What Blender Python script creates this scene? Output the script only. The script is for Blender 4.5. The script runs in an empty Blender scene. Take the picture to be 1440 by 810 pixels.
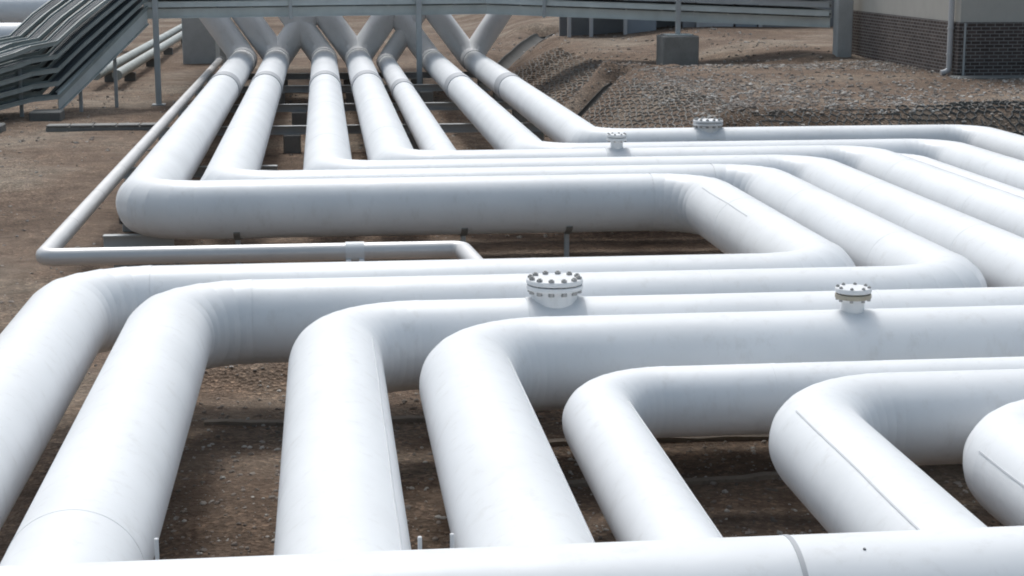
import bpy, math, random
import numpy as np
random.seed(7); rng = np.random.default_rng(7)
scene = bpy.context.scene
col = scene.collection
R = math.radians

# ------------------------------------------------------------------ materials
def new_mat(name):
    m = bpy.data.materials.new(name); m.use_nodes = True
    nt = m.node_tree; b = nt.nodes['Principled BSDF']
    return m, nt, b

def coords(nt, scale=1.0):
    tc = nt.nodes.new('ShaderNodeNewGeometry')
    mp = nt.nodes.new('ShaderNodeMapping'); mp.vector_type = 'POINT'
    s = scale if isinstance(scale, tuple) else (scale,)*3
    mp.inputs['Scale'].default_value = s
    nt.links.new(tc.outputs['Position'], mp.inputs['Vector'])
    return mp.outputs['Vector']

def noise(nt, vec, scale, detail=4, rough=.55):
    n = nt.nodes.new('ShaderNodeTexNoise')
    n.inputs['Scale'].default_value = scale; n.inputs['Detail'].default_value = detail
    n.inputs['Roughness'].default_value = rough
    nt.links.new(vec, n.inputs['Vector']); return n.outputs['Fac']

def ramp(nt, fac, stops):
    r = nt.nodes.new('ShaderNodeValToRGB'); e = r.color_ramp.elements
    while len(e) < len(stops): e.new(.5)
    for el, (p, c) in zip(e, stops):
        el.position = p; el.color = (*c, 1) if len(c) == 3 else c
    nt.links.new(fac, r.inputs['Fac']); return r.outputs['Color']

def mix(nt, a, b, fac, mode='MIX'):
    m = nt.nodes.new('ShaderNodeMix'); m.data_type = 'RGBA'; m.blend_type = mode
    for sock, v in ((m.inputs['Factor'], fac), (m.inputs[6], a), (m.inputs[7], b)):
        if hasattr(v, 'is_output'): nt.links.new(v, sock)
        elif isinstance(v, tuple): sock.default_value = (*v, 1)
        else: sock.default_value = v
    return m.outputs[2]

def bump(nt, b, h, strength, dist):
    n = nt.nodes.new('ShaderNodeBump'); n.inputs['Strength'].default_value = strength
    n.inputs['Distance'].default_value = dist
    nt.links.new(h, n.inputs['Height']); nt.links.new(n.outputs['Normal'], b.inputs['Normal'])
    return n

def paint(name, c, rough=.42, var=.05, metal=0., stain=(.45, .43, .40), stain_amt=.25, bumpd=.004, tex=1.0):
    m, nt, b = new_mat(name)
    v = coords(nt)
    big = noise(nt, v, .9*tex, 3)
    base = ramp(nt, big, [(.3, tuple(x*(1-var) for x in c)), (.7, tuple(min(.9, x*(1+var*.4)) for x in c))])
    st = noise(nt, coords(nt, (2.2, 2.2, .9)), 3.3*tex, 8, .7)
    sf = ramp(nt, st, [(.54, (0, 0, 0)), (.80, (stain_amt,)*3)])
    colr = mix(nt, base, stain, sf)
    nt.links.new(colr, b.inputs['Base Color'])
    rr = nt.nodes.new('ShaderNodeMapRange'); rr.inputs['To Min'].default_value = rough-.08; rr.inputs['To Max'].default_value = rough+.12
    nt.links.new(noise(nt, v, 4.0*tex, 5), rr.inputs['Value']); nt.links.new(rr.outputs[0], b.inputs['Roughness'])
    b.inputs['Metallic'].default_value = metal
    bump(nt, b, noise(nt, v, 2.6*tex, 3), .5, bumpd)
    return m

M = {}
M['white'] = paint('white_pipe_paint', (.79, .80, .81), .42, .07, stain=(.50, .48, .45), stain_amt=.42, bumpd=.010)
M['white2'] = paint('white_flange_paint', (.74, .745, .75), .45, .08, stain_amt=.4)
M['band'] = paint('grey_band_tone', (.44, .45, .47), .5, .08)
M['seam'] = paint('seam_sealant', (.57, .58, .60), .6, .1)
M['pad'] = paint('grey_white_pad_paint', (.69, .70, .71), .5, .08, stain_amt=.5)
M['bolt'] = paint('galvanised_bolt', (.36, .36, .355), .5, .2, metal=.6, tex=6)
M['rustrim'] = paint('rusty_rim', (.42, .38, .30), .6, .2, stain=(.22, .13, .06), stain_amt=.8, tex=5)
M['bare'] = paint('bare_aluminium_jacket', (.66, .65, .645), .38, .08, metal=.3, stain_amt=.35)
M['galv'] = paint('galvanised_steel', (.46, .475, .475), .5, .15, metal=.1, tex=2)
M['galv_light'] = paint('galvanised_rail', (.62, .655, .64), .45, .12, metal=.1, tex=2)
M['rack'] = paint('dull_galvanised_tray', (.36, .39, .375), .5, .18, metal=.15, tex=2)
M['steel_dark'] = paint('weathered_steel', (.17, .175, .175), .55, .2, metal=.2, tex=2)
M['cable'] = paint('cable_jacket', (.12, .135, .145), .5, .3, stain=(.15, .14, .13))
M['concrete'] = paint('weathered_concrete', (.27, .265, .25), .85, .18, stain=(.12, .11, .10), stain_amt=.6, bumpd=.01, tex=2.5)
M['pale'] = paint('pale_concrete', (.45, .46, .455), .85, .12, stain=(.22, .21, .2), stain_amt=.5, bumpd=.01, tex=2.5)
M['concrete_dark'] = paint('dark_concrete', (.17, .17, .162), .85, .2, stain=(.07, .065, .06), stain_amt=.6, bumpd=.01, tex=2.5)
M['cream'] = paint('cream_render', (.50, .48, .435), .85, .06, stain=(.35, .33, .29), stain_amt=.4, bumpd=.004, tex=2)
M['pvc'] = paint('pale_pvc', (.55, .55, .555), .45, .06)
M['panel'] = paint('blue_grey_panel', (.30, .33, .37), .5, .1)
M['shed'] = paint('dark_shed_wall', (.27, .275, .285), .7, .15)
M['timber'] = paint('earthy_timber', (.26, .22, .18), .85, .25, stain=(.09, .07, .055), stain_amt=.7, tex=3)

def ground_mat():
    m, nt, b = new_mat('dirt_ground')
    v = coords(nt)
    big = noise(nt, v, .22, 5, .6)
    c1 = ramp(nt, big, [(.30, (.145, .104, .076)), (.5, (.225, .168, .127)), (.68, (.315, .268, .215))])
    mid = noise(nt, v, 2.0, 7, .7)
    c2 = mix(nt, c1, ramp(nt, mid, [(.3, (.42, .40, .38)), (.55, (.95, .95, .95)), (.75, (1.25, 1.22, 1.18))]), .85, 'MULTIPLY')
    vo = nt.nodes.new('ShaderNodeTexVoronoi'); vo.inputs['Scale'].default_value = 24
    nt.links.new(v, vo.inputs['Vector'])
    sep = nt.nodes.new('ShaderNodeSeparateColor'); nt.links.new(vo.outputs['Color'], sep.inputs[0])
    peb = ramp(nt, sep.outputs[0], [(0, (.45, .42, .40)), (.5, (.9, .88, .86)), (.85, (1.2, 1.15, 1.1)), (1, (1.9, 1.8, 1.7))])
    # fine grit is thickest where the big noise is low
    gm = ramp(nt, noise(nt, v, .5, 4, .6), [(.36, (0, 0, 0)), (.6, (.85, .85, .85))])
    c3 = mix(nt, c2, peb, gm, 'MULTIPLY')
    nt.links.new(c3, b.inputs['Base Color']); b.inputs['Roughness'].default_value = .95
    b.inputs['Specular IOR Level'].default_value = .2
    h = mix(nt, noise(nt, v, 7, 8, .75), vo.outputs['Distance'], .4)
    bump(nt, b, h, .9, .08)
    return m
M['ground'] = ground_mat()

def gravel_mat():
    m, nt, b = new_mat('gravel_stones')
    oi = nt.nodes.new('ShaderNodeTexVoronoi'); oi.inputs['Scale'].default_value = 5.0
    nt.links.new(coords(nt), oi.inputs['Vector'])
    sep = nt.nodes.new('ShaderNodeSeparateColor'); nt.links.new(oi.outputs['Color'], sep.inputs[0])
    c = ramp(nt, sep.outputs[0], [(0, (.14, .122, .105)), (.4, (.25, .21, .18)), (.75, (.33, .295, .26)), (1, (.50, .48, .45))])
    nt.links.new(c, b.inputs['Base Color']); b.inputs['Roughness'].default_value = .9
    return m
M['gravel'] = gravel_mat()
M['mat'] = paint('geocell_plastic', (.17, .155, .135), .8, .25, stain=(.10, .085, .07), stain_amt=.7, tex=3)
M['mat_dark'] = paint('black_geocell_plastic', (.10, .10, .095), .75, .25, stain=(.13, .115, .095), stain_amt=.6, tex=3)

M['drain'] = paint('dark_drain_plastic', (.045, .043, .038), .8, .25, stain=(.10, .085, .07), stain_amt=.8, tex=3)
def brick_mat():
    m, nt, b = new_mat('dark_brick')
    g = nt.nodes.new('ShaderNodeNewGeometry'); s = nt.nodes.new('ShaderNodeSeparateXYZ'); nt.links.new(g.outputs['Position'], s.inputs[0])
    a = nt.nodes.new('ShaderNodeMath'); nt.links.new(s.outputs[0], a.inputs[0]); nt.links.new(s.outputs[1], a.inputs[1])
    c = nt.nodes.new('ShaderNodeCombineXYZ'); nt.links.new(a.outputs[0], c.inputs[0]); nt.links.new(s.outputs[2], c.inputs[1])
    t = nt.nodes.new('ShaderNodeTexBrick'); nt.links.new(c.outputs[0], t.inputs['Vector'])
    t.inputs['Scale'].default_value = 1.0; t.inputs['Brick Width'].default_value = .24; t.inputs['Row Height'].default_value = .088
    t.inputs['Mortar Size'].default_value = .011; t.inputs['Mortar Smooth'].default_value = .2
    t.inputs['Color1'].default_value = (.060, .046, .042, 1); t.inputs['Color2'].default_value = (.105, .082, .074, 1)
    t.inputs['Mortar'].default_value = (.26, .25, .24, 1)
    v = coords(nt)
    cc = mix(nt, t.outputs['Color'], ramp(nt, noise(nt, v, 3, 6, .7), [(.3, (.65, .65, .65)), (.7, (1.25, 1.22, 1.2))]), .8, 'MULTIPLY')
    nt.links.new(cc, b.inputs['Base Color']); b.inputs['Roughness'].default_value = .95
    n = bump(nt, b, t.outputs['Fac'], .6, .01); n.invert = True
    return m
M['brick'] = brick_mat()

# ------------------------------------------------------------------ mesh helpers
class MB:
    def __init__(s): s.v = []; s.f = []
    def add(s, vs, fs):
        o = len(s.v); s.v += [tuple(map(float, p)) for p in vs]; s.f += [tuple(i+o for i in f) for f in fs]; return s
    def box(s, lo, hi, ch=0.0):
        x0, y0, z0 = lo; x1, y1, z1 = hi
        return s.obox(((x0+x1)/2, (y0+y1)/2, (z0+z1)/2), (x1-x0, y1-y0, z1-z0), (1, 0, 0), (0, 1, 0), ch)
    def obox(s, c, size, ax, ay, ch=0.0):
        c = np.array(c, float); ax = np.array(ax, float); ax /= np.linalg.norm(ax); ay = np.array(ay, float); ay -= ax*(ax@ay); ay /= np.linalg.norm(ay); az = np.cross(ax, ay)
        h = np.array(size)/2
        if ch <= 0:
            P = [c+ax*h[0]*i+ay*h[1]*j+az*h[2]*k for k in (-1, 1) for j in (-1, 1) for i in (-1, 1)]
            return s.add(P, [(0, 2, 3, 1), (4, 5, 7, 6), (0, 1, 5, 4), (2, 6, 7, 3), (0, 4, 6, 2), (1, 3, 7, 5)])
        def loop(e, k): # chamfered outline at height k, inset e
            a, b_ = h[0]-e, h[1]-e
            return [c+ax*u+ay*w+az*k for u, w in ((-a+ch, -b_), (a-ch, -b_), (a, -b_+ch), (a, b_-ch), (a-ch, b_), (-a+ch, b_), (-a, b_-ch), (-a, -b_+ch))]
        L = loop(ch, -h[2])+loop(0, -h[2]+ch)+loop(0, h[2]-ch)+loop(ch, h[2])
        f = [tuple(range(7, -1, -1)), tuple(range(24, 32))]
        for r in range(3):
            for i in range(8): f.append((r*8+i, r*8+(i+1) % 8, (r+1)*8+(i+1) % 8, (r+1)*8+i))
        return s.add(L, f)
    def rings(s, rings, cap0=True, cap1=True):
        n = len(rings[0]); V = [p for r in rings for p in r]; F = []
        for k in range(len(rings)-1):
            for i in range(n): F.append((k*n+i, k*n+(i+1) % n, (k+1)*n+(i+1) % n, (k+1)*n+i))
        if cap0: F.append(tuple(range(n-1, -1, -1)))
        if cap1: F.append(tuple((len(rings)-1)*n+i for i in range(n)))
        return s.add(V, F)
    def lathe(s, c, prof, n=40, axis='z', cap=True):
        rs = []
        for r, h in prof:
            ring = []
            for i in range(n):
                t = 2*math.pi*i/n; a, b_ = r*math.cos(t), r*math.sin(t)
                ring.append({'z': (c[0]+a, c[1]+b_, c[2]+h), 'x': (c[0]+h, c[1]+a, c[2]+b_), 'y': (c[0]+b_, c[1]+h, c[2]+a)}[axis])
            rs.append(ring)
        return s.rings(rs, cap, cap)
    def tube(s, pts, r, n=12, caps=True):
        fr = frames(pts); rs = []
        for k, (p, u, w) in enumerate(fr):
            rr = r[k] if hasattr(r, '__len__') else r
            rs.append([p+rr*(math.cos(2*math.pi*i/n)*u+math.sin(2*math.pi*i/n)*w) for i in range(n)])
        return s.rings(rs, caps, caps)
    def build(s, name, mat, parent=None, smooth=True, angle=32):
        me = bpy.data.meshes.new(name); me.from_pydata(s.v, [], s.f); me.update()
        me.materials.append(mat)
        if smooth:
            me.polygons.foreach_set('use_smooth', [True]*len(me.polygons)); me.set_sharp_from_angle(angle=R(angle))
        o = bpy.data.objects.new(name, me); col.objects.link(o)
        if parent is not None:
            o.parent = parent
            base = parent
            off = np.zeros(3)
            while base is not None: off += np.array(base.location); base = base.parent
            me.transform(__import__('mathutils').Matrix.Translation(-off))
        return o

def frames(pts):
    pts = [np.array(p, float) for p in pts]; out = []; prev = None
    for i, p in enumerate(pts):
        a = pts[max(i-1, 0)]; b = pts[min(i+1, len(pts)-1)]
        t = (b-p)/(np.linalg.norm(b-p)+1e-9)+(p-a)/(np.linalg.norm(p-a)+1e-9) if 0 < i < len(pts)-1 else b-a
        t /= np.linalg.norm(t)
        if prev is None:
            ref = np.array((0, 0, 1.)) if abs(t[2]) < .9 else np.array((1., 0, 0))
        else: ref = prev
        w = ref-t*(ref@t); w /= np.linalg.norm(w); u = np.cross(w, t); prev = w
        out.append((p, u, w))
    return out

def tag(o, label=None, cat=None, group=None, kind=None):
    if label: o['label'] = label
    if cat: o['category'] = cat
    if group: o['group'] = group
    if kind: o['kind'] = kind
    return o
def thing(name, loc, label, cat, group=None):
    o = bpy.data.objects.new(name, None); col.objects.link(o); o.location = loc; o.empty_display_size = .3
    return tag(o, label, cat, group)

# ------------------------------------------------------------------ terrain
GZ = -1.05
def sm(t): t = np.clip(t, 0, 1); return t*t*(3-2*t)
def fnoise(x, y, seed=0):
    r = np.random.default_rng(100+seed); out = np.zeros_like(np.asarray(x, float))
    for k in range(14):
        f = 10**r.uniform(-.7, .55); a = r.uniform(0, 2*np.pi); ph = r.uniform(0, 6.28)
        out += np.sin((x*np.cos(a)+y*np.sin(a))*f*2+ph)/f**.8
    return out/14
def seg_dist(x, y, a, b):
    ax, ay = a; bx, by = b; dx, dy = bx-ax, by-ay
    t = np.clip(((x-ax)*dx+(y-ay)*dy)/(dx*dx+dy*dy), 0, 1)
    side = ((x-ax)*dy-(y-ay)*dx)/math.hypot(dx, dy)
    return np.hypot(x-ax-t*dx, y-ay-t*dy), side, t
def terrain(x, y):
    x = np.asarray(x, float); y = np.asarray(y, float)
    foot = 5.55+np.clip(y-50, 0, 60)*.045
    sx = sm((x-foot)/(2.9+np.clip(y-50, 0, 60)*.03)); sy = sm((y-32.45)/2.15)
    top = 1.5-.35*sm((y-47)/3)*(1-sm((x-11)/4)) - .25*sm((y-70)/15)
    bank = np.minimum(sx, sy)
    z = GZ+top*bank
    # two drainage gullies with a berm on their far side, and the edge running on to the column
    for a, b, dep in (((5.6, 44.0), (8.1, 46.9), .34), ((8.1, 46.9), (10.4, 48.6), .20), ((10.4, 48.6), (15.4, 50.2), .10),
                      ((6.8, 68.5), (10.6, 82.), .35), ((10.6, 82.), (16, 81.), .25)):
        d, s, t = seg_dist(x, y, a, b)
        w = .32 if y.mean() < 60 else .32
        k = 1.0 if a[1] < 60 else 2.6
        z -= dep*np.exp(-(d/(w*k))**2)
        d2, _, _ = seg_dist(x, y, (a[0]-.42*k, a[1]+.72*k), (b[0]-.42*k, b[1]+.72*k))
        z += dep*.75*np.exp(-(d2/(w*k*1.05))**2)
    # earth mound and low ridges between the pipes
    z += .22*np.exp(-(((x+.9)/1.3)**2+((y-18.75)/.35)**2))
    z += .10*np.exp(-(((x+.6)/.6)**2+((y-14.0)/1.2)**2))
    z += .05*fnoise(x, y, 1)+.025*fnoise(x*3.1, y*3.1, 2)
    return z

def axis(vals):
    out = []
    for a, b, s in vals:
        n = max(1, round((b-a)/s)); out += list(np.linspace(a, b, n, endpoint=False))
    return np.array(out+[vals[-1][1]])
xs = axis([(-420, -60, 40), (-60, -14, 3), (-14, -5.5, .3), (-5.5, 11, .11), (11, 20, .2), (20, 60, 3), (60, 460, 40)])
ys = axis([(-120, -10, 20), (-10, 10, 1), (10, 20, .1), (20, 32, .2), (32, 52, .11), (52, 90, .35), (90, 140, 4), (140, 700, 40)])
XX, YY = np.meshgrid(xs, ys); ZZ = terrain(XX, YY)
mb = MB(); nx = len(xs); ny = len(ys)
me = bpy.data.meshes.new('ground')
ii = np.arange((ny-1)*nx).reshape(ny-1, nx)[:, :-1].ravel()
faces = np.stack([ii, ii+1, ii+1+nx, ii+nx], 1)
me.from_pydata(np.stack([XX.ravel(), YY.ravel(), ZZ.ravel()], 1).tolist(), [], faces.tolist()); me.update()
me.materials.append(M['ground']); me.polygons.foreach_set('use_smooth', [True]*len(me.polygons))
g = bpy.data.objects.new('ground', me); col.objects.link(g); tag(g, kind='structure')

def gz(x, y): return float(terrain(np.array([x]), np.array([y]))[0])

# loose stones: one object, nobody could count them
t = (1+5**.5)/2
ico_v = np.array([(-1, t, 0), (1, t, 0), (-1, -t, 0), (1, -t, 0), (0, -1, t), (0, 1, t), (0, -1, -t), (0, 1, -t), (t, 0, -1), (t, 0, 1), (-t, 0, -1), (-t, 0, 1)])/math.hypot(1, t)
ico_f = np.array([(0, 11, 5), (0, 5, 1), (0, 1, 7), (0, 7, 10), (0, 10, 11), (1, 5, 9), (5, 11, 4), (11, 10, 2), (10, 7, 6), (7, 1, 8), (3, 9, 4), (3, 4, 2), (3, 2, 6), (3, 6, 8), (3, 8, 9), (4, 9, 5), (2, 4, 11), (6, 2, 10), (8, 6, 7), (9, 8, 1)])
def stones(spots, name, mat):
    V = []; F = []; o = 0
    for x, y, z, s in spots:
        v = ico_v*(1+rng.uniform(-.28, .28, (12, 1)))*np.array([s*rng.uniform(.7, 1.3), s*rng.uniform(.7, 1.3), s*rng.uniform(.45, .8)])
        a = rng.uniform(0, 6.28); c, sn = math.cos(a), math.sin(a)
        v = np.stack([v[:, 0]*c-v[:, 1]*sn, v[:, 0]*sn+v[:, 1]*c, v[:, 2]], 1)+np.array([x, y, z+s*.12])
        V.append(v); F.append(ico_f+o); o += 12
    me = bpy.data.meshes.new(name); me.from_pydata(np.concatenate(V).tolist(), [], np.concatenate(F).tolist()); me.update()
    me.materials.append(mat); ob = bpy.data.objects.new(name, me); col.objects.link(ob); return ob
sp = []
def scatter(n, x0, x1, y0, y1, smin, smax, p=2.5):
    x = rng.uniform(x0, x1, n); y = rng.uniform(y0, y1, n); s = smin+(smax-smin)*rng.uniform(0, 1, n)**p
    z = terrain(x, y)
    keep = fnoise(x*.6, y*.6, 9)+rng.normal(0, .35, n) > -.25
    sp.extend(np.stack([x, y, z, s], 1)[keep].tolist())
scatter(15000, 7.6, 19, 34.2, 48.5, .014, .06, 2)
scatter(4200, 5.6, 9, 33, 48, .010, .04)
scatter(1800, 8, 20, 32.6, 34.9, .012, .05)
scatter(9000, -1.6, 5.5, 9.5, 19.5, .006, .032, 4)
scatter(1500, -6.5, -2.5, 18, 34, .01, .045, 4)
scatter(900, -9, -3, 34, 62, .02, .07, 4)
scatter(1600, -2.5, 5, 28, 60, .015, .06, 3)
scatter(1500, 5.5, 16, 48, 80, .02, .08, 3)
tag(stones(sp, 'gravel', M['gravel']), 'loose brown and grey stones strewn over the dirt', 'gravel', kind='stuff')

# geocell erosion mats: lattices of low walls lying on the banks
def geocell(name, label, x0, x1, y0, y1, cx, cy, mask, mat, h=.07, th=.022):
    V = []; F = []
    def wall(p, q):
        mx, my = (p[0]+q[0])/2, (p[1]+q[1])/2
        if not mask(mx, my): return
        d = np.array([q[0]-p[0], q[1]-p[1]]); L = np.hypot(*d); n = np.array([-d[1], d[0]])/L*th/2
        za, zb = gz(*p), gz(*q); o = len(V)
        hh = h*max(.15, .75+.5*float(fnoise(np.array([mx*1.3]), np.array([my*1.3]), 4)[0])*2+rng.uniform(-.2, .2))
        if rng.uniform() < .03: return
        for (a, z) in ((p, za), (q, zb)):
            for s in (-1, 1):
                V.append((a[0]+s*n[0], a[1]+s*n[1], z-.02)); V.append((a[0]+s*n[0], a[1]+s*n[1], z+hh))
        F.extend([tuple(o+i for i in f) for f in ((0, 1, 5, 4), (2, 6, 7, 3), (1, 3, 7, 5), (0, 2, 3, 1), (4, 5, 7, 6))])
    ni = int((x1-x0)/cx)+1; nj = int((y1-y0)/cy)+1
    jit = rng.uniform(-.06, .06, (ni*2+4, nj+2, 2))
    for j in range(nj):
        for i in range(ni):
            ox = cx/2 if j % 2 else 0
            bx, by = x0+i*cx+ox, y0+j*cy
            def P(dx, dy, k):
                j_ = .35 if h > .04 else .55
                X, Y_ = bx+dx*cx, by+dy*cy
                return (X+j_*.35*cx*math.sin(Y_*1.9+X*.8)+.12*cx*math.sin(Y_*17+X*23), Y_+j_*.35*cy*math.sin(X*2.3+Y_*.6)+.12*cy*math.sin(X*31+Y_*11))
            a, b, c, d = P(-.5, .17, 0), P(0, -.17, 0), P(.5, .17, 0), P(.5, .83, 0)
            wall(a, b); wall(b, c); wall(c, d)
    me = bpy.data.meshes.new(name); me.from_pydata(V, [], F); me.update(); me.materials.append(mat)
    o = bpy.data.objects.new(name, me); col.objects.link(o); return tag(o, label, 'erosion mat', 'erosion mats on the banks')
def edge_x(y): return 8.85-(y-34)*.075
geocell('erosion_mat', 'black honeycomb mat covering the bank behind the farthest white crossing pipe', 8.2, 24, 32.5, 34.9, .19, .14,
        lambda x, y: x > edge_x(y)-.2 and y < 34.35+.05*math.sin(x*2)+(x-9)*.06, M['mat_dark'], .05, .022)
geocell('erosion_mat', 'ribbed brown mat on the side bank nearest the rightmost pipe bend', 5.6, 9, 33.2, 47.2, .125, .5,
        lambda x, y: x < edge_x(y)-.25 and y < 43.6+(x-5.6)*1.15, M['mat'], .026, .026)
geocell('erosion_mat', 'ribbed brown mat between the two drainage gullies on the side bank', 5.7, 9.6, 45.2, 66, .15, .7,
        lambda x, y: y > 46.3+(x-5.6)*1.2 and x < 8.3+(y-48)*.03 and y < 64+(x-6)*1.2, M['mat'], .025, .03)

def channel(P, w, label):
    P = [np.array(p, float) for p in P]; pts = []
    for a, b in zip(P[:-1], P[1:]):
        n = max(2, int(np.linalg.norm(b-a)/.35)); pts += [a+(b-a)*k/n for k in range(n)]
    pts.append(P[-1]); rs = []
    for i, p in enumerate(pts):
        d = pts[min(i+1, len(pts)-1)]-pts[max(i-1, 0)]; d /= np.linalg.norm(d); n = np.array((-d[1], d[0])); ring_ = []
        z = gz(*p)+.03
        prof = [(math.cos(math.pi*k/8), -math.sin(math.pi*k/8)*.7) for k in range(9)]
        ring_ = [(p[0]+n[0]*c*w, p[1]+n[1]*c*w, z+w*.55+s_*w) for c, s_ in prof]+[(p[0]+n[0]*c*w*.9, p[1]+n[1]*c*w*.9, z+w*.55+s_*w*.88) for c, s_ in prof[::-1]]
        rs.append(ring_)
    o = MB().rings(rs).build('drain_channel', M['drain']); tag(o, label, 'drain channel', 'drain channels in the gullies')
channel([(5.75, 44.15), (8.1, 46.85), (10.1, 48.5)], .20, 'dark half round drain channel running down the bank from the concrete pedestal')
channel([(6.9, 68.5), (10.6, 82.), (15.8, 81.)], .42, 'dark drain channel on the bank far behind the receding pipes')

# ------------------------------------------------------------------ pipelines
def arc_path(P, rb):
    """rounds a polyline: returns a list of ('run', a, b) and ('elbow', corner, d_in, d_out, rb)"""
    P = [np.array(p, float) for p in P]; out = []; cur = P[0]
    for i in range(1, len(P)-1):
        di = P[i]-P[i-1]; di /= np.linalg.norm(di); do = P[i+1]-P[i]; do /= np.linalg.norm(do)
        ang = math.acos(max(-1, min(1, di@do))); tl = rb*math.tan(ang/2)
        out.append(('run', cur, P[i]-di*tl)); out.append(('elbow', P[i], di, do, rb, ang, tl)); cur = P[i]+do*tl
    out.append(('run', cur, P[-1])); return out

def ring(p, tdir, r, n=80):
    tdir = tdir/np.linalg.norm(tdir); ref = np.array((0, 0, 1.)) if abs(tdir[2]) < .9 else np.array((0, 1., 0))
    w = ref-tdir*(ref@tdir); w /= np.linalg.norm(w); u = np.cross(w, tdir)
    return [p+r*(math.cos(2*math.pi*i/n)*u+math.sin(2*math.pi*i/n)*w) for i in range(n)]

def run_mesh(a, b, r, lap=.004, first=2.4, step=3.1, caps=(False, False)):
    L = np.linalg.norm(b-a); d = (b-a)/L; rs = [ring(a, d, r)]
    s = first
    while s < L-.5:
        rs += [ring(a+d*(s-.05), d, r), ring(a+d*(s-.05), d, r+lap), ring(a+d*s, d, r+lap), ring(a+d*s, d, r)]
        s += step+random.uniform(-.3, .3)
    rs.append(ring(b, d, r)); return MB().rings(rs, *caps)

def elbow_mesh(e, r, gores=6, lap=.004):
    if lap > .004: gores = 5
    _, c, di, do, rb, ang, tl = e
    n = (do-di); n /= np.linalg.norm(n); cen = c+n*(rb/math.cos(ang/2)); start = c-di*tl
    ex = start-cen; ex /= np.linalg.norm(ex)
    rs = []
    for g_ in range(gores):
        t0, t1 = ang*g_/gores, ang*(g_+1)/gores
        sub = 2
        for k in range(sub+1):
            t = t0+(t1-t0)*k/sub
            # mitred gore: points stay on the chord between its two joints
            p0 = cen+rb*(math.cos(t0)*ex+math.sin(t0)*di); p1 = cen+rb*(math.cos(t1)*ex+math.sin(t1)*di)
            p = p0*(1-k/sub)+p1*(k/sub)
            pc = cen+rb*(math.cos(t)*ex+math.sin(t)*di); wt = 1.0 if lap > .004 else .55; p = p*wt+pc*(1-wt)
            if lap > .004 and 0 < k < sub: td_ = p1-p0
            td = -math.sin(t)*ex+math.cos(t)*di
            rs.append(ring(p, td, r+lap*(1-k/sub)))
    return MB().rings(rs, False, False)

def seam_mesh(a, b, r, deg, w=.011, h=.006):
    """raised lap strip along a run, deg from the top, positive to the right hand of the direction b->a"""
    L = np.linalg.norm(b-a); d = (b-a)/L; up = np.array((0, 0, 1.)); u = np.cross(d, up)
    rs = []
    n = max(2, int(L/.5))
    for i in range(n+1):
        p = a+d*L*i/n; quad = []
        wob = .004*math.sin(i*1.7)+random.uniform(-.002, .002)
        for (da, rr) in ((-w/2+wob, r-.004), (-w/2+wob, r+h), (w/2+wob, r+h), (w/2+wob, r-.004)):
            th = R(deg)+da/r; quad.append(p+rr*(math.cos(th)*up+math.sin(th)*u))
        rs.append(quad)
    return MB().rings(rs)

def collar(p, d, r, length, th=.02):
    d = np.array(d, float)
    return MB().rings([ring(p-d*length/2, d, r-.01), ring(p-d*length/2, d, r+th), ring(p+d*length/2, d, r+th), ring(p+d*length/2, d, r-.01)], False, False)

def nozzle(root, x, y, zc, r, fr, nr, ztop, nb, pad, rusty=False, padded=True):
    """flanged stub on top of a run along x: reinforcing pad, neck, weld flange, blind flange, bolts"""
    th = .042
    fl = MB().lathe((x, y, 0), [(nr+.012, zc+r-.10), (nr, zc+r+.0), (nr, ztop-2*th-.012-.03), (nr+.02, ztop-2*th-.012)], 40).build('flanged_nozzle', M['white2'], root)
    low = MB().lathe((x, y, ztop-2*th-.012), [(fr-.006, 0), (fr, .006), (fr, th-.006), (fr-.006, th)], 48).build('weld_flange', M['rustrim'] if rusty else M['white2'], fl)
    MB().lathe((x, y, ztop-th-.014), [(fr*.8, 0), (fr*.8, .016)], 40).build('gasket', M['rustrim'] if rusty else M['steel_dark'], fl)
    top = MB().lathe((x, y, ztop-th), [(fr-.006, 0), (fr, .006), (fr, th-.006), (fr-.006, th)], 48).build('blind_flange', M['white2'], fl)
    bs = fr*.105
    bm = None
    for k in range(nb):
        a = 2*math.pi*(k+.5)/nb; bx, by = x+fr*.86*math.cos(a), y+fr*.86*math.sin(a)
        if bm is None:
            bm = MB().lathe((bx, by, 0), [(bs, ztop-2*th-.012-bs*1.3), (bs, ztop-2*th-.012), (bs*.55, ztop-2*th-.011), (bs*.55, ztop+.001), (bs, ztop+.0015), (bs, ztop+bs*.8), (bs*.55, ztop+bs*.82), (bs*.55, ztop+bs*1.15)], 6).build('bolt', M['bolt'], fl, smooth=False)
            bo = bm; ref = (bx, by)
        else:
            b2 = bm.copy(); col.objects.link(b2); b2.parent = fl; b2.location = (bx-ref[0], by-ref[1], 0)
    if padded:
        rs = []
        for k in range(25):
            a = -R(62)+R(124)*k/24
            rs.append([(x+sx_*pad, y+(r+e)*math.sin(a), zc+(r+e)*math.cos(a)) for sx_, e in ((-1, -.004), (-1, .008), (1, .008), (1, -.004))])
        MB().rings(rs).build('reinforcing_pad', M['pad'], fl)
    return fl

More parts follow.
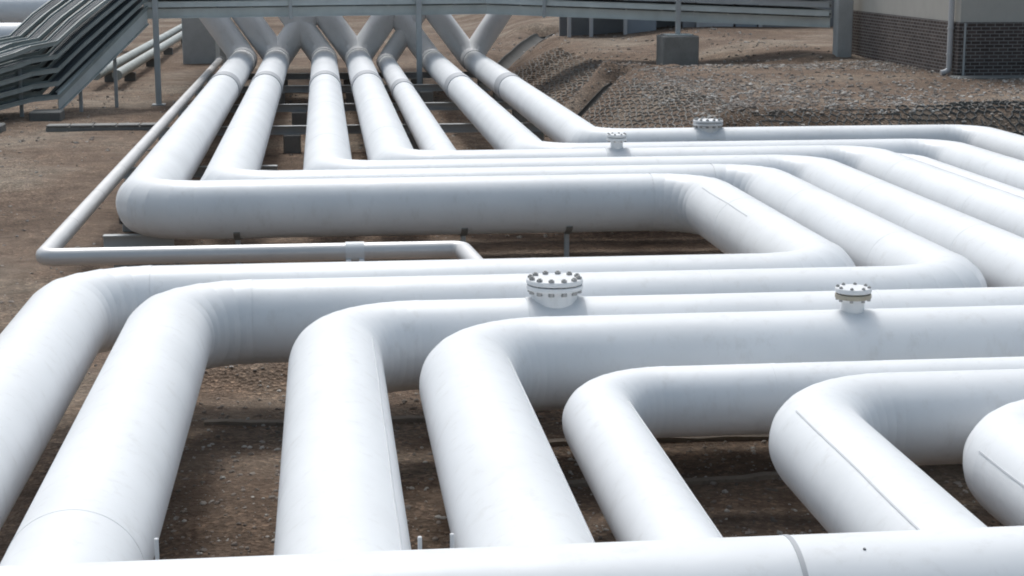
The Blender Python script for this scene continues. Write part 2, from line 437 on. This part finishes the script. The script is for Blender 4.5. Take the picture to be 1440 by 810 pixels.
def pipeline(label, r, xb, yb, xr, yf, xf, rb=.78, seam_front=50, seam_right=None, branches=(), gores=6, lap=.003, seam_len=(.0, 1.)):
    z = r-.414
    P = [(xb, 59.2, z), (xb, yb, z), (xr, yb, z), (xr, yf, z), (xf, yf, z), (xf, -6, z)]
    root = thing('pipeline', (xb, yb, 0), label, 'pipeline', 'white pipelines of the expansion loops')
    segs = arc_path(P, rb)
    runs = [s for s in segs if s[0] == 'run']; elbs = [s for s in segs if s[0] == 'elbow']
    for k, s in enumerate(runs):
        sec = run_mesh(s[1], s[2], r, first=random.uniform(1.2, 2.6) if k < 4 else (6.3 if gores == 6 else 40), step=(6.5, 4.2, 3.6, 4.2, 9.)[k], lap=.0018, caps=(k == 0, k == 4)).build('pipe_section', M['white'], root)
        if k == 4 and seam_front is not None:
            d = s[2]-s[1]; seam_mesh(s[1]+d*seam_len[0]/20, s[2], r, -seam_front).build('lap_seam', M['seam'], sec)
        if k == 2 and seam_right is not None:
            d = s[2]-s[1]; seam_mesh(s[1]+d*.05, s[1]+d*.55, r, -seam_right, .011, .005).build('lap_seam', M['seam'], sec)
    for e in elbs: elbow_mesh(e, r, gores, lap).build('elbow', M['white'], root, angle=32 if lap < .004 else 8)
    for yy in (46.4, 58.2):  # grey rings; the far one puts the bridge's shade into colour
        collar(np.array((xb, yy, z)), (0, 1, 0), r, 1.1 if yy < 50 else 1.5, .018).build('grey_band', M['band'], root)
    for sgn in branches:
        p = np.array((xb, 59.2, z)); d = np.array((sgn*.56, .30, .77)); d /= np.linalg.norm(d)
        q = p+d*3.2
        pts = [p-d*.0+np.array((0, -.25, 0)), p+d*.35] + [p+d*.35+(q-p-d*.35)*k/4 for k in range(1, 5)] + [q+np.array((sgn*.2, .55, .12)), q+np.array((sgn*.22, 1.2, .13)), q+np.array((sgn*.22, 12., .13))]
        MB().tube(pts, r*1.04, 40).build('branch_pipe', M['white'], root)
    return root, z

RA, RE, RF, RG = .414, .297, .369, .365
pA, zA = pipeline('white pipeline of the innermost loop, wide bend beside the thin bare pipe', RA, -2.60, 24.60, 5.44, 17.84, -2.57, gores=6, lap=.005, seam_front=None, seam_right=-35, branches=(-1,))
pB, zB = pipeline('white pipeline second from the left, joints showing on its near bend', RA, -1.50, 25.60, 6.565, 16.95, -1.51, gores=6, lap=.005, seam_front=44, seam_len=(7.5, 1.), branches=(-1, 1))
pC, zC = pipeline('white pipeline carrying the large bolted flange on its near crossing run', RA, .052, 26.69, 7.684, 15.727, .055, gores=8, lap=.002, seam_front=52, branches=(-1,))
pD, zD = pipeline('white pipeline carrying two small flanges, one with a rusty rim', RA, 1.166, 27.90, 8.95, 14.873, 1.155, gores=8, lap=.002, seam_front=54, seam_right=12, branches=(-1, 1))
pE, zE = pipeline('slimmest white pipeline, fifth from the left in the foreground', RE, 2.11, 28.75, 9.95, 13.874, 2.13, gores=8, lap=.002, seam_front=50, branches=(1,), rb=.66)
pF, zF = pipeline('white pipeline with a long seam on its upper left side near the camera', RF, 3.62, 29.53, 10.85, 12.873, 3.615, gores=8, lap=.002, seam_front=-34, branches=(-1,))
pG, zG = pipeline('rightmost white pipeline, carrying the squat flange beside the mesh bank', RG, 4.97, 31.95, 12.35, 12.10, 4.86, rb=.72, gores=7, lap=.002, seam_front=-62, branches=(-1, 1))

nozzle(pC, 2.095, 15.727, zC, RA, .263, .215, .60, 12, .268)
nozzle(pD, 4.68, 14.873, zD, RA, .162, .102, .622, 8, .16, rusty=True, padded=False)
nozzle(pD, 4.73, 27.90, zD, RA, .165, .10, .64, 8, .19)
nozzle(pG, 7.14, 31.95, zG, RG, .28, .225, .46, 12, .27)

# pipe across the very front
zq, rq, yq = .82, .36, 6.80
q = thing('pipeline', (0, yq, 0), 'white pipe crossing above all the others along the bottom of the photo', 'pipeline')
def qp(x): return np.array((x, yq-.06+.0045*(x+1.2), zq))
run_mesh(qp(-14.), qp(1.895), rq, first=40, caps=(True, True)).build('pipe_section', M['white'], q)
run_mesh(qp(1.905), qp(16.), rq, first=40, caps=(True, True)).build('pipe_section', M['white'], q)
collar(qp(1.90), (1, .0045, 0), rq, .022, .003).build('joint_strap', M['band'], q)
for x, a in ((2.18, 17),):
    p_ = qp(x); MB().lathe((0, 0, 0), [(.007, -.004), (.007, .003), (.005, .005)], 10).build('rivet', M['steel_dark'], q)
    rv = col.objects[-1]; rv.data.transform(__import__('mathutils').Matrix.Translation((0, yq, 0))); rv.location = (p_[0], p_[1]-yq-rq*math.sin(R(a)), zq+rq*math.cos(R(a))); rv.rotation_euler = (R(a), 0, 0)
for x in (-12, -4.2, 6.2, 14):
    zb = gz(x, yq)
    MB().box((x-.16, yq-.3, zb-.3), (x+.16, yq+.3, zq-rq-.02), .02).build('pier', M['concrete'], q)
    rs = []
    for k in range(13):
        a = R(180-60+120*k/12); rs.append([(x+sx_*.15, yq+(rq+e)*math.sin(a), zq+(rq+e)*math.cos(a)) for sx_, e in ((-1, -.002), (-1, .025), (1, .025), (1, -.002))])
    MB().rings(rs).build('saddle', M['galv'], q)

# small square stanchions rising just behind it, beside the pipes that pass below
for x, y, a in ((-1.02, 9.79, 'thin white stake beside the second pipe from the left'), (.50, 9.65, 'thin white stake on the right of the pipe with the big flange'), (.69, 9.68, 'thin white stake on the left of the pipe with two small flanges')):
    zb = gz(x, y)
    MB().box((x-.012, y-.012, zb-.2), (x+.012, y+.012, .25), .004).build('stake', M['white2'])
    tag(bpy.data.objects[-1] if False else col.objects[-1], a, 'stake', 'thin stakes between the foreground pipes')

# ------------------------------------------------------------------ thin bare pipe on the left
s_ = thing('steel_pipe', (-3.60, 22.6, 0), 'thin bare metal pipe bending around the outside of the big white loop', 'pipe')
zs, rs_ = -.25, .115
S = [(-3.62, 62.5, zs), (-3.60, 22.35, zs), (1.76, 22.35, zs), (1.90, 20.75, zs-.03)]
segs = arc_path(S, .17)
for k, s in enumerate([s for s in segs if s[0] == 'run']):
    run_mesh(s[1], s[2], rs_, first=random.uniform(1.5, 2.5), step=3.0, lap=.0025, caps=(k == 0, k == 2)).build('pipe_section', M['bare'], s_)
for e in [s for s in segs if s[0] == 'elbow']: elbow_mesh(e, rs_, 6, .001).build('elbow', M['bare'], s_)
MB().tube([(1.897, 20.79, zs-.03), (1.907, 20.66, zs-.05), (1.91, 20.6, zs-.13), (1.91, 20.59, zs-.95)], rs_*.97, 32).build('riser', M['bare'], s_)
MB().lathe((-3.62, 62.5, zs), [(.17, 0), (.17, .05)], 24, 'y').build('end_flange', M['white2'], s_)
cl = collar(np.array((.36, 22.35, zs)), (1, 0, 0), rs_, .24, .012).build('clamp', M['white2'], s_)
for dx in (-.085, .085): MB().box((.36+dx-.035, 22.35-rs_-.06, zs-rs_-.07), (.36+dx+.035, 22.35-rs_+.03, zs-rs_+.03), .006).build('lug', M['white2'], cl)
for x, y in ((.36, 22.35), (-1.9, 22.35)):
    MB().box((x-.05, y-.05, gz(x, y)-.1), (x+.05, y+.05, zs-rs_-.03), .006).build('prop', M['galv'], s_)

ct = thing('cable_tray', (-3.14, 40, -.8), 'dark cable tray added to fill the dark gap between the thin bare pipe and the leftmost white pipe', 'cable tray')  # tray added to darken the gap beside the thin pipe
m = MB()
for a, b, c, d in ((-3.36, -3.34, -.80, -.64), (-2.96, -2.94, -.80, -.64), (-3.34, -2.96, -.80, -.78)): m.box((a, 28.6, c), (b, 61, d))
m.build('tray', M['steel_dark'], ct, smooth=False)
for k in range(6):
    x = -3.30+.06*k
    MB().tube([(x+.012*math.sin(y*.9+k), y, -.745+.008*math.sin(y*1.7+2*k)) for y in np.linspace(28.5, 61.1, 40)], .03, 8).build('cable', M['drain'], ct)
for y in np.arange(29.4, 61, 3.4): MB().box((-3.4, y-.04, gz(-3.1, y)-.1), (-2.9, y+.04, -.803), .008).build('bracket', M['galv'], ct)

# ------------------------------------------------------------------ sleepers that carry the pipes
def sleeper(x0, x1, y, label, top=-.43, along='x'):
    root = thing('pipe_support', ((x0+x1)/2, y, gz((x0+x1)/2, y)), label, 'support beam', 'cross beams under the pipelines')
    h = .2; w = .16
    m = MB().box((x0, y-w/2, top-.018), (x1, y+w/2, top)).box((x0, y-w/2, top-h), (x1, y+w/2, top-h+.018)).box((x0, y-.012, top-h+.018), (x1, y+.012, top-.018))
    m.build('steel_beam', M['galv'], root, smooth=False)
    n = max(1, int((x1-x0)/2.4))
    for i in range(n+1):
        x = x0+.35+(x1-x0-.7)*i/n; zb = gz(x, y)
        MB().box((x-.2, y-.2, zb-.2), (x+.2, y+.2, top-h), .02).build('concrete_foot', M['concrete'], root)
    return root
sleeper(-3.95, 5.3, 40.8, 'steel cross beam under the receding pipes, nearest of the row')
sleeper(-3.95, 5.6, 46.6, 'steel cross beam under the grey bands of the receding pipes')
sleeper(-3.95, 5.7, 53.0, 'steel cross beam under the receding pipes, just before the cable bridge')
sleeper(-3.95, 5.7, 58.4, 'steel cross beam under the ends of the receding pipes beyond the bridge')
sleeper(-3.2, -2.2, 25.25, 'short pale beam end poking out under the big corner bend', top=-.44)
sleeper(-3.9, -.9, 33.2, 'short steel beam between thin bare pipe and leftmost receding pipe')
def pier(x, y, zc, r, label, w=.3):
    root = thing('pipe_pier', (x, y, gz(x, y)), label, 'pipe pier', 'piers under the crossing pipe runs')
    MB().box((x-w, y-.3, gz(x, y)-.2), (x+w, y+.34, gz(x, y)+.16), .02).build('concrete_foot', M['concrete'], root)
    MB().box((x-.035, y-.035, gz(x, y)+.16), (x+.035, y+.035, zc-r-.02), .005).build('post', M['galv'], root)
    rs = []
    for k in range(13):
        a = R(180-48+96*k/12); rs.append([(x+sx_*.045, y+(r+e)*math.sin(a), zc+(r+e)*math.cos(a)) for sx_, e in ((-1, .002), (-1, .02), (1, .02), (1, .002))])
    MB().rings(rs).build('saddle', M['concrete'], root)
pier(-1.25, 24.6, zA, RA, 'low concrete foot with steel saddle under the left end of the innermost loop')
pier(1.95, 24.6, zA, RA, 'low concrete foot with steel saddle under the middle of the innermost loop')
pier(3.45, 24.6, zA, RA, 'low concrete foot with steel saddle under the right end of the innermost loop')
def sleeper_y(x, y0, y1, label):
    root = thing('pipe_support', (x, (y0+y1)/2, gz(x, (y0+y1)/2)), label, 'support beam', 'cross beams under the pipelines')
    top = -.43; h = .2; w = .16
    MB().box((x-w/2, y0, top-.018), (x+w/2, y1, top)).box((x-w/2, y0, top-h), (x+w/2, y1, top-h+.018)).box((x-.012, y0, top-h+.018), (x+.012, y1, top-.018)).build('steel_beam', M['galv'], root, smooth=False)
    for i in range(3):
        y = y0+.3+(y1-y0-.6)*i/2
        MB().box((x-.18, y-.18, gz(x, y)-.2), (x+.18, y+.18, top-h), .02).build('concrete_foot', M['concrete'], root)
#sleeper_y(3.3, 24.1, 32.3, 'steel beam lying under the far crossing runs')
#sleeper_y(3.0, 12.4, 18.4, 'steel beam lying under the near crossing runs')

# half buried boards in the dirt between the pipes
def board(x0, x1, y, label, w=.09):
    n = 14; V = MB(); rs = []
    for i in range(n+1):
        x = x0+(x1-x0)*i/n; z = gz(x, y)+.02+random.uniform(-.012, .012); yy = y+.02*math.sin(x*3)
        rs.append([(x, yy-w/2, z-.06), (x, yy-w/2, z+.02), (x, yy+w/2, z+.025), (x, yy+w/2, z-.06)])
    V.rings(rs); o = V.build('board', M['timber'], smooth=False); tag(o, label, 'board', 'boards half buried between the pipes')
board(-1.25, 1.9, 16.95, 'earthy board half buried in the shaded dirt left of the big-flange pipe')
board(1.6, 5.4, 15.9, 'earthy board half buried behind the slimmest pipe bend, farther one')
board(1.9, 4.6, 14.6, 'earthy board half buried beside the slimmest pipe, nearer one')

# ------------------------------------------------------------------ cable bridge and sloping cable rack
def tray(path, off, width, mat_rail, mat_in, name, root, h=.09):
    """open cable tray following a path: two side rails, floor and a bundle of cables"""
    pts = [np.array(p, float)+np.array((0, 0, o)) for p, o in zip(path, off)]
    side = []
    for i in range(len(pts)):
        a = pts[max(i-1, 0)]; b = pts[min(i+1, len(pts)-1)]; d = (b-a)[:2]; d /= np.linalg.norm(d); side.append(np.array((-d[1], d[0], 0)))
    def strip(o0, o1, z0, z1):
        rs = []
        for p, n in zip(pts, side):
            A = p+n*o0; B = p+n*o1
            rs.append([A+np.array((0, 0, z0)), A+np.array((0, 0, z1)), B+np.array((0, 0, z1)), B+np.array((0, 0, z0))])
        return rs
    t = MB(); w = width/2
    t.rings(strip(-w, -w+.02, 0, h)); t.rings(strip(w-.02, w, 0, h)); t.rings(strip(-w+.02, w-.02, .0, .012))
    t.rings(strip(-w-.025, -w, h-.014, h)); t.rings(strip(w, w+.025, h-.014, h))
    o = t.build(name, mat_rail, root, smooth=False)
    c = MB()
    for k in range(5):
        off_ = -w+.07+(width-.14)*k/4
        c.tube([p+n*(off_+random.uniform(-.015, .015))+np.array((0, 0, .04+random.uniform(0, .02))) for p, n in zip(pts, side)], .028, 8)
    c.build('cable', mat_in, o)
    return o
def ibeam(path, z0, z1, w, name, root, mat):
    pts = [np.array(p, float) for p in path]; side = []
    for i in range(len(pts)):
        a = pts[max(i-1, 0)]; b = pts[min(i+1, len(pts)-1)]; d = (b-a)[:2]; d /= np.linalg.norm(d); side.append(np.array((-d[1], d[0], 0)))
    m = MB()
    for a, b, c, d in ((-w/2, w/2, z0, z0+.03), (-w/2, w/2, z1-.03, z1), (-.02, .02, z0+.03, z1-.03)):
        rs = []
        for p, n in zip(pts, side):
            rs.append([p+n*a+np.array((0, 0, c)), p+n*a+np.array((0, 0, d)), p+n*b+np.array((0, 0, d)), p+n*b+np.array((0, 0, c))])
        m.rings(rs)
    return m.build(name, mat, root, smooth=False)

br = thing('cable_bridge', (3, 55, GZ), 'grey steel cable bridge crossing above the far pipe ends', 'cable bridge')
BP = [(-5.4, 54.6, 1.53), (0, 55.2, 1.56), (5.2, 55.6, 1.58), (10.4, 53.4, 1.43), (15.12, 51.3, 1.28)]
def dense(P, n=6):
    P = [np.array(p, float) for p in P]; o = []
    for a, b in zip(P[:-1], P[1:]): o += [a+(b-a)*k/n for k in range(n)]
    return o+[P[-1]]
ibeam(BP, 0, .29, .2, 'girder', br, M['galv_light'])
BP2 = [(x, y+.75, z) for x, y, z in BP]; BP3 = [(x, y+1.5, z) for x, y, z in BP]  # BP3: rear row added to deepen shade on the far branches
ibeam(BP2, 0, .29, .2, 'girder', br, M['galv']); ibeam(BP3, 0, .29, .2, 'girder', br, M['galv'])
for k in range(5):
    z0 = .34+.26*k
    tray(BP, [z0]*5, .5, M['galv_light'] if k % 2 == 0 else M['galv'], M['cable'], 'cable_tray', br, .17)
    tray(BP3, [z0+.02]*5, .6, M['galv'], M['cable'], 'cable_tray', br, .17)
    tray(BP2, [z0+.01]*5, .6, M['galv'], M['cable'], 'cable_tray', br, .17)
for j in range(2):  # unseen upper rows, added to shade the far branch pipes
    for k in (3, 4):
        tray([(x, y+2.2+.72*j, z) for x, y, z in BP], [.34+.26*k]*5, .66, M['galv'], M['cable'], 'cable_tray', br, .17)
for x in (0, 5.2):  # arms reaching back under the added rows
    yb_ = float(np.interp(x, [p[0] for p in BP], [p[1] for p in BP])); MB().box((x-.06, yb_, 2.36), (x+.06, yb_+3.6, 2.5)).build('cross_arm', M['galv'], br, smooth=False)
for x, y, zt, r_ in ((-5.0, 54.05, 3.1, .085), (3.02, 55.05, 3.1, .085), (-.95, 54.75, 3.1, .05), (6.9, 54.5, 3.0, .05)):
    zb = gz(x, y) if r_ > .06 else 1.5
    m = MB().obox((x, y, (zb+zt)/2), (r_*2, r_*2, zt-zb), (1, 0, 0), (0, 1, 0), .012)
    if r_ > .06: m.box((x-.2, y-.2, zb-.1), (x+.2, y+.2, zb+.03), .01)
    m.build('post', M['galv'], br)
for i, p in enumerate(dense(BP, 5)):
    MB().obox((p[0], p[1]+.37, p[2]+.31), (.06, .95, .04), (1, 0, 0), (0, 1, 0)).build('cross_arm', M['galv'], br, smooth=False)

rk = thing('cable_rack', (-7.5, 51, GZ), 'sloping rack of grey cable trays stepping down on the far left', 'cable rack')
RP = [(-5.42, 54.55, 1.50), (-6.1, 53.5, .80), (-7.1, 51.9, -.22), (-7.65, 50.95, -.78), (-8.3, 50.6, -.80), (-8.7, 50.0, -.84), (-9.7, 47.2, -.95), (-11.2, 44.0, -1.0)]
ibeam([(x+.12, y-.05, z) for x, y, z in RP[:4]], -.14, .40, .16, 'girder', rk, M['galv_light'])
MB().rings([[(x+.14, y-.16, z-.1), (x+.14, y-.16, z+.36), (x+.11, y-.10, z+.36), (x+.11, y-.10, z-.1)] for x, y, z in RP[:4]]).build('side_plate', M['galv_light'], rk, smooth=False)
for k in range(5):
    o_ = [.34+.26*k, .32+.31*k, .26+.37*k, .20+.38*k, .18+.36*k, .16+.34*k, .14+.30*k, .12+.28*k]
    tray(RP, o_, .46, M['rack'], M['cable'], 'cable_tray', rk, .13)
    RQ = [(x-.58, y+.44, z+.02) for x, y, z in RP]
    tray(RQ, [q_+.05 for q_ in o_], .46, M['rack'], M['cable'], 'cable_tray', rk, .13)
    RT = [(x-1.16, y+.88, z+.03) for x, y, z in RP]
    tray(RT, [q_+.08 for q_ in o_], .46, M['rack'], M['cable'], 'cable_tray', rk, .13)
for x, y, zt in ((-6.2, 53.5, .9), (-7.05, 52.0, .1), (-8.5, 50.5, .3), (-9.3, 48.6, .2)):
    zb = gz(x, y)
    MB().box((x-.05, y-.05, zb-.1), (x+.05, y+.05, zt), .008).build('post', M['galv'], rk)

def concrete_block(lo, hi, label, mat='concrete', name='concrete_block', ch=.03):
    o = MB().box(lo, hi, ch).build(name, M[mat]); return tag(o, label, 'concrete block', 'concrete blocks around the racks')
concrete_block((-8.1, 49.2, GZ-.2), (-7.25, 50.1, -.80), 'dark concrete block under the foot of the sloping cable rack', 'concrete_dark')
concrete_block((-9.1, 46.0, GZ-.2), (-8.3, 46.8, -.85), 'low dark concrete block at the far left edge below the cable trays', 'concrete_dark')
concrete_block((-5.75, 73.5, GZ-.2), (-3.95, 75.2, .95), 'tall grey concrete block behind the left end of the receding pipes', 'pale')
o = MB().box((-4.37, 73.0, GZ-.1), (-4.22, 73.15, 1.6), .01).build('post', M['galv_light']); tag(o, 'slim pale post in front of the tall concrete block', 'post')
# flush concrete cable trough on the left
tr = thing('cable_trough', (-5.8, 46.4, GZ), 'low concrete cable trough lying across the brown dirt on the left', 'cable trough')
MB().box((-7.2, 46.2, GZ-.1), (-4.2, 46.62, GZ+.12), .02).build('trough_wall', M['concrete'], tr)
for i in range(5): MB().box((-7.18+.6*i, 46.17, GZ+.123), (-6.61+.6*i, 46.65, GZ+.17), .012).build('cover_slab', M['concrete'], tr)

# big pipes far away at the top left
def far_pipe(x1, y, z, r, label, fl=True):
    t_ = thing('large_pipe', (x1, y, GZ), label, 'pipeline', 'big white pipes behind the cable rack')
    run_mesh(np.array((-60., y, z)), np.array((x1, y, z)), r, first=2, step=5, caps=(True, True)).build('pipe_section', M['white'], t_)
    f = MB().lathe((x1-.02, y, z), [(r+.13, -.12), (r+.14, -.11), (r+.14, -.01), (r+.13, 0)], 48, 'x').lathe((x1+.02, y, z), [(r+.13, 0), (r+.14, .01), (r+.14, .11), (r+.13, .12)], 48, 'x').build('flange', M['white2'], t_)
    b0 = None
    for k in range(20):
        a = 2*math.pi*k/20; by, bz = y+(r+.075)*math.cos(a), z+(r+.075)*math.sin(a)
        if b0 is None: b0 = MB().lathe((x1, by, bz), [(.05, -.2), (.05, .2)], 6, 'x').build('bolt', M['cable'], f, smooth=False); rf = (by, bz)
        else:
            b2 = b0.copy(); col.objects.link(b2); b2.parent = f; b2.location = (0, by-rf[0], bz-rf[1])
    for x in (x1-2.5, x1-14):
        MB().box((x-.25, y-.6, gz(x, y)-.2), (x+.25, y+.6, z-r+.03), .03).build('pier', M['concrete'], t_)
    MB().lathe((x1+.1, y, z), [(r, 0), (r, .7), (r*.93, .95), (r*.7, 1.12), (r*.35, 1.2), (.02, 1.22)], 48, 'x').build('dished_end', M['white'], t_)
far_pipe(-9.7, 84.0, .72, .85, 'big white flanged pipe at the top left corner, the farther one')
far_pipe(-10.5, 69.0, .20, .66, 'big white flanged pipe at the top left corner, the nearer one')
for x, lab in ((-7.6, 'pale pipe running away between the rack and the concrete block, nearer the rack'), (-6.9, 'pale pipe running away between the rack and the concrete block, farther from the rack')):
    t_ = thing('pale_pipe', (x, 70, GZ), lab, 'pipe', 'pale pipes running away beyond the rack')
    run_mesh(np.array((x, 60., -.55)), np.array((x, 110., -.55)), .17, first=2, step=4, caps=(True, True)).build('pipe_section', M['rack'], t_)
    for y in (64, 72, 80, 90): MB().box((x-.2, y-.15, gz(x, y)-.2), (x+.2, y+.15, -.73), .02).build('pier', M['concrete_dark'], t_)

# ------------------------------------------------------------------ pedestal, column, building, shelter on the right
pd = thing('concrete_pedestal', (10.75, 52.6, 0), 'dark concrete pedestal holding up the cable bridge on the bank', 'pedestal')
zb = gz(10.75, 52.2)
MB().box((10.2, 52.0, zb-.6), (11.3, 53.1, 1.02), .03).build('plinth', M['concrete'], pd)
MB().box((10.35, 52.2, 1.022), (11.15, 52.9, 1.06), .008).build('base_plate', M['galv_light'], pd)
MB().box((10.68, 52.45, 1.062), (10.82, 52.6, 3.0), .01).build('post', M['galv'], pd)
c_ = MB().box((15.13, 50.55, -.2), (15.60, 51.0, 4.5), .03).build('concrete_column', M['pale']); tag(c_, 'square grey concrete column between the cable bridge and the brick building', 'column')

bd = thing('brick_building', (22, 50, .45), 'cream building with a dark brick base and a downpipe at its corner', 'building')
bx, by, z1 = 15.85, 42.5, 1.78
MB().box((bx, by, -.6), (34, 52.2, z1)).build('brick_base', M['brick'], bd, smooth=False)
MB().box((bx+.03, by+.03, z1+.002), (33.97, 52.17, 5.2)).build('wall', M['cream'], bd, smooth=False)
MB().box((bx-.05, by-.05, .02), (34.05, 52.25, .44)).build('footing', M['concrete_dark'], bd, smooth=False)
MB().box((bx-.3, by-.3, 5.2), (34.3, 52.5, 5.4), .02).build('roof', M['steel_dark'], bd)
dp = MB().tube([(bx-.09, by+.35, 5.2), (bx-.09, by+.35, .66), (bx-.10, by+.35, .58), (bx-.20, by+.35, .52), (bx-.30, by+.35, .50)], .075, 16).build('downpipe', M['pvc'], bd)
for z in (.95, 1.6, 2.6, 3.8): MB().lathe((bx-.09, by+.35, z), [(.09, 0), (.09, .05)], 16).build('pipe_clip', M['pvc'], dp)
MB().box((bx+.12, by-.045, .46), (bx+.17, by-.003, 1.77), .006).build('conduit', M['galv'], bd)
MB().box((bx-.25, by-.7, .2), (34, by-.055, .47), .03).build('apron', M['concrete_dark'], bd)

XS, YS = -.75, 6.0
sh = thing('storage_shelter', (13.2, 72, .3), 'low dark shelter with pale posts and panels under the cable bridge', 'shelter')
zb = .1
MB().box((10.6+XS, 66.6+YS, zb-.6), (22, 66.8+YS, 2.5)).build('back_wall', M['shed'], sh, smooth=False)
MB().box((10.4+XS, 64.2+YS, 2.5), (22.2, 67.0+YS, 2.64), .02).build('roof', M['steel_dark'], sh)
for x in (10.7, 11.6, 13.0, 16.0, 18.6, 21.8): MB().box((x+XS-.07, 64.4+YS, zb-.6), (x+XS+.07, 64.54+YS, 2.5), .01).build('post', M['pvc'], sh)
for x0, x1, m_ in ((13.1, 14.3, 'panel'), (15.4, 15.93, 'shed'), (16.1, 17.5, 'pvc'), (17.6, 18.5, 'panel'), (18.7, 21.7, 'shed')): MB().box((x0+XS, 64.6+YS, zb-.4), (x1+XS, 64.66+YS, 2.4), .008).build('panel', M[m_], sh)
MB().box((10.5+XS, 64.3+YS, zb-.5), (22, 66.6+YS, zb-.12), .03).build('floor_slab', M['concrete_dark'], sh)

# ------------------------------------------------------------------ light, sky, camera
ELEV = 57
w = bpy.data.worlds.new('World'); scene.world = w; w.use_nodes = True
nt = w.node_tree; bg = nt.nodes['Background']
sky = nt.nodes.new('ShaderNodeTexSky'); sky.sky_type = 'NISHITA'; sky.sun_disc = False
sky.sun_elevation = R(ELEV); sky.sun_rotation = R(-8); sky.air_density = 1.0; sky.dust_density = 6.0; sky.ozone_density = 1.0
hs = nt.nodes.new('ShaderNodeHueSaturation'); hs.inputs['Saturation'].default_value = .75; hs.inputs['Hue'].default_value = .482
nt.links.new(sky.outputs[0], hs.inputs['Color']); nt.links.new(hs.outputs[0], bg.inputs['Color'])
bg.inputs['Strength'].default_value = .15
sun = bpy.data.lights.new('sun', 'SUN'); sun.energy = 1.25; sun.angle = R(11); sun.color = (1, .985, .965)
so = bpy.data.objects.new('sun', sun); col.objects.link(so); so.rotation_euler = (R(-(90-ELEV)), 0, R(8)); so.location = (0, 30, 30)

f, pi_, ya, ro = 2446.34, 0.1924367, 0.1074927, -0.0014895
cy, sy = math.cos(ya), math.sin(ya); cp, spn = math.cos(pi_), math.sin(pi_)
fw = np.array([sy*cp, cy*cp, -spn]); rt = np.array([cy, -sy, 0]); up = np.cross(rt, fw)
c, s = math.cos(ro), math.sin(ro); rt, up = c*rt+s*up, -s*rt+c*up
from mathutils import Matrix
cam = bpy.data.cameras.new('camera'); co = bpy.data.objects.new('camera', cam); col.objects.link(co)
m4 = Matrix.Identity(4)
for i in range(3):
    m4[i][0] = rt[i]; m4[i][1] = up[i]; m4[i][2] = -fw[i]
m4[0][3], m4[1][3], m4[2][3] = 0, 0, 3.6
co.matrix_world = m4
cam.sensor_width = 36; cam.lens = 36*f/1440; cam.clip_end = 3000; cam.clip_start = .1
scene.camera = co

scene.view_settings.view_transform = 'Standard'; scene.view_settings.look = 'None'
scene.view_settings.exposure = -0.04; scene.view_settings.gamma = 1; scene.view_settings.use_curve_mapping = False
try:
    scene.view_settings.use_white_balance = True; scene.view_settings.white_balance_temperature = 6150; scene.view_settings.white_balance_tint = 5
except AttributeError: pass
scene.cycles.use_denoising = True; scene.cycles.max_bounces = 6; scene.cycles.pixel_filter_type = 'BLACKMAN_HARRIS'; scene.cycles.filter_width = 1.9
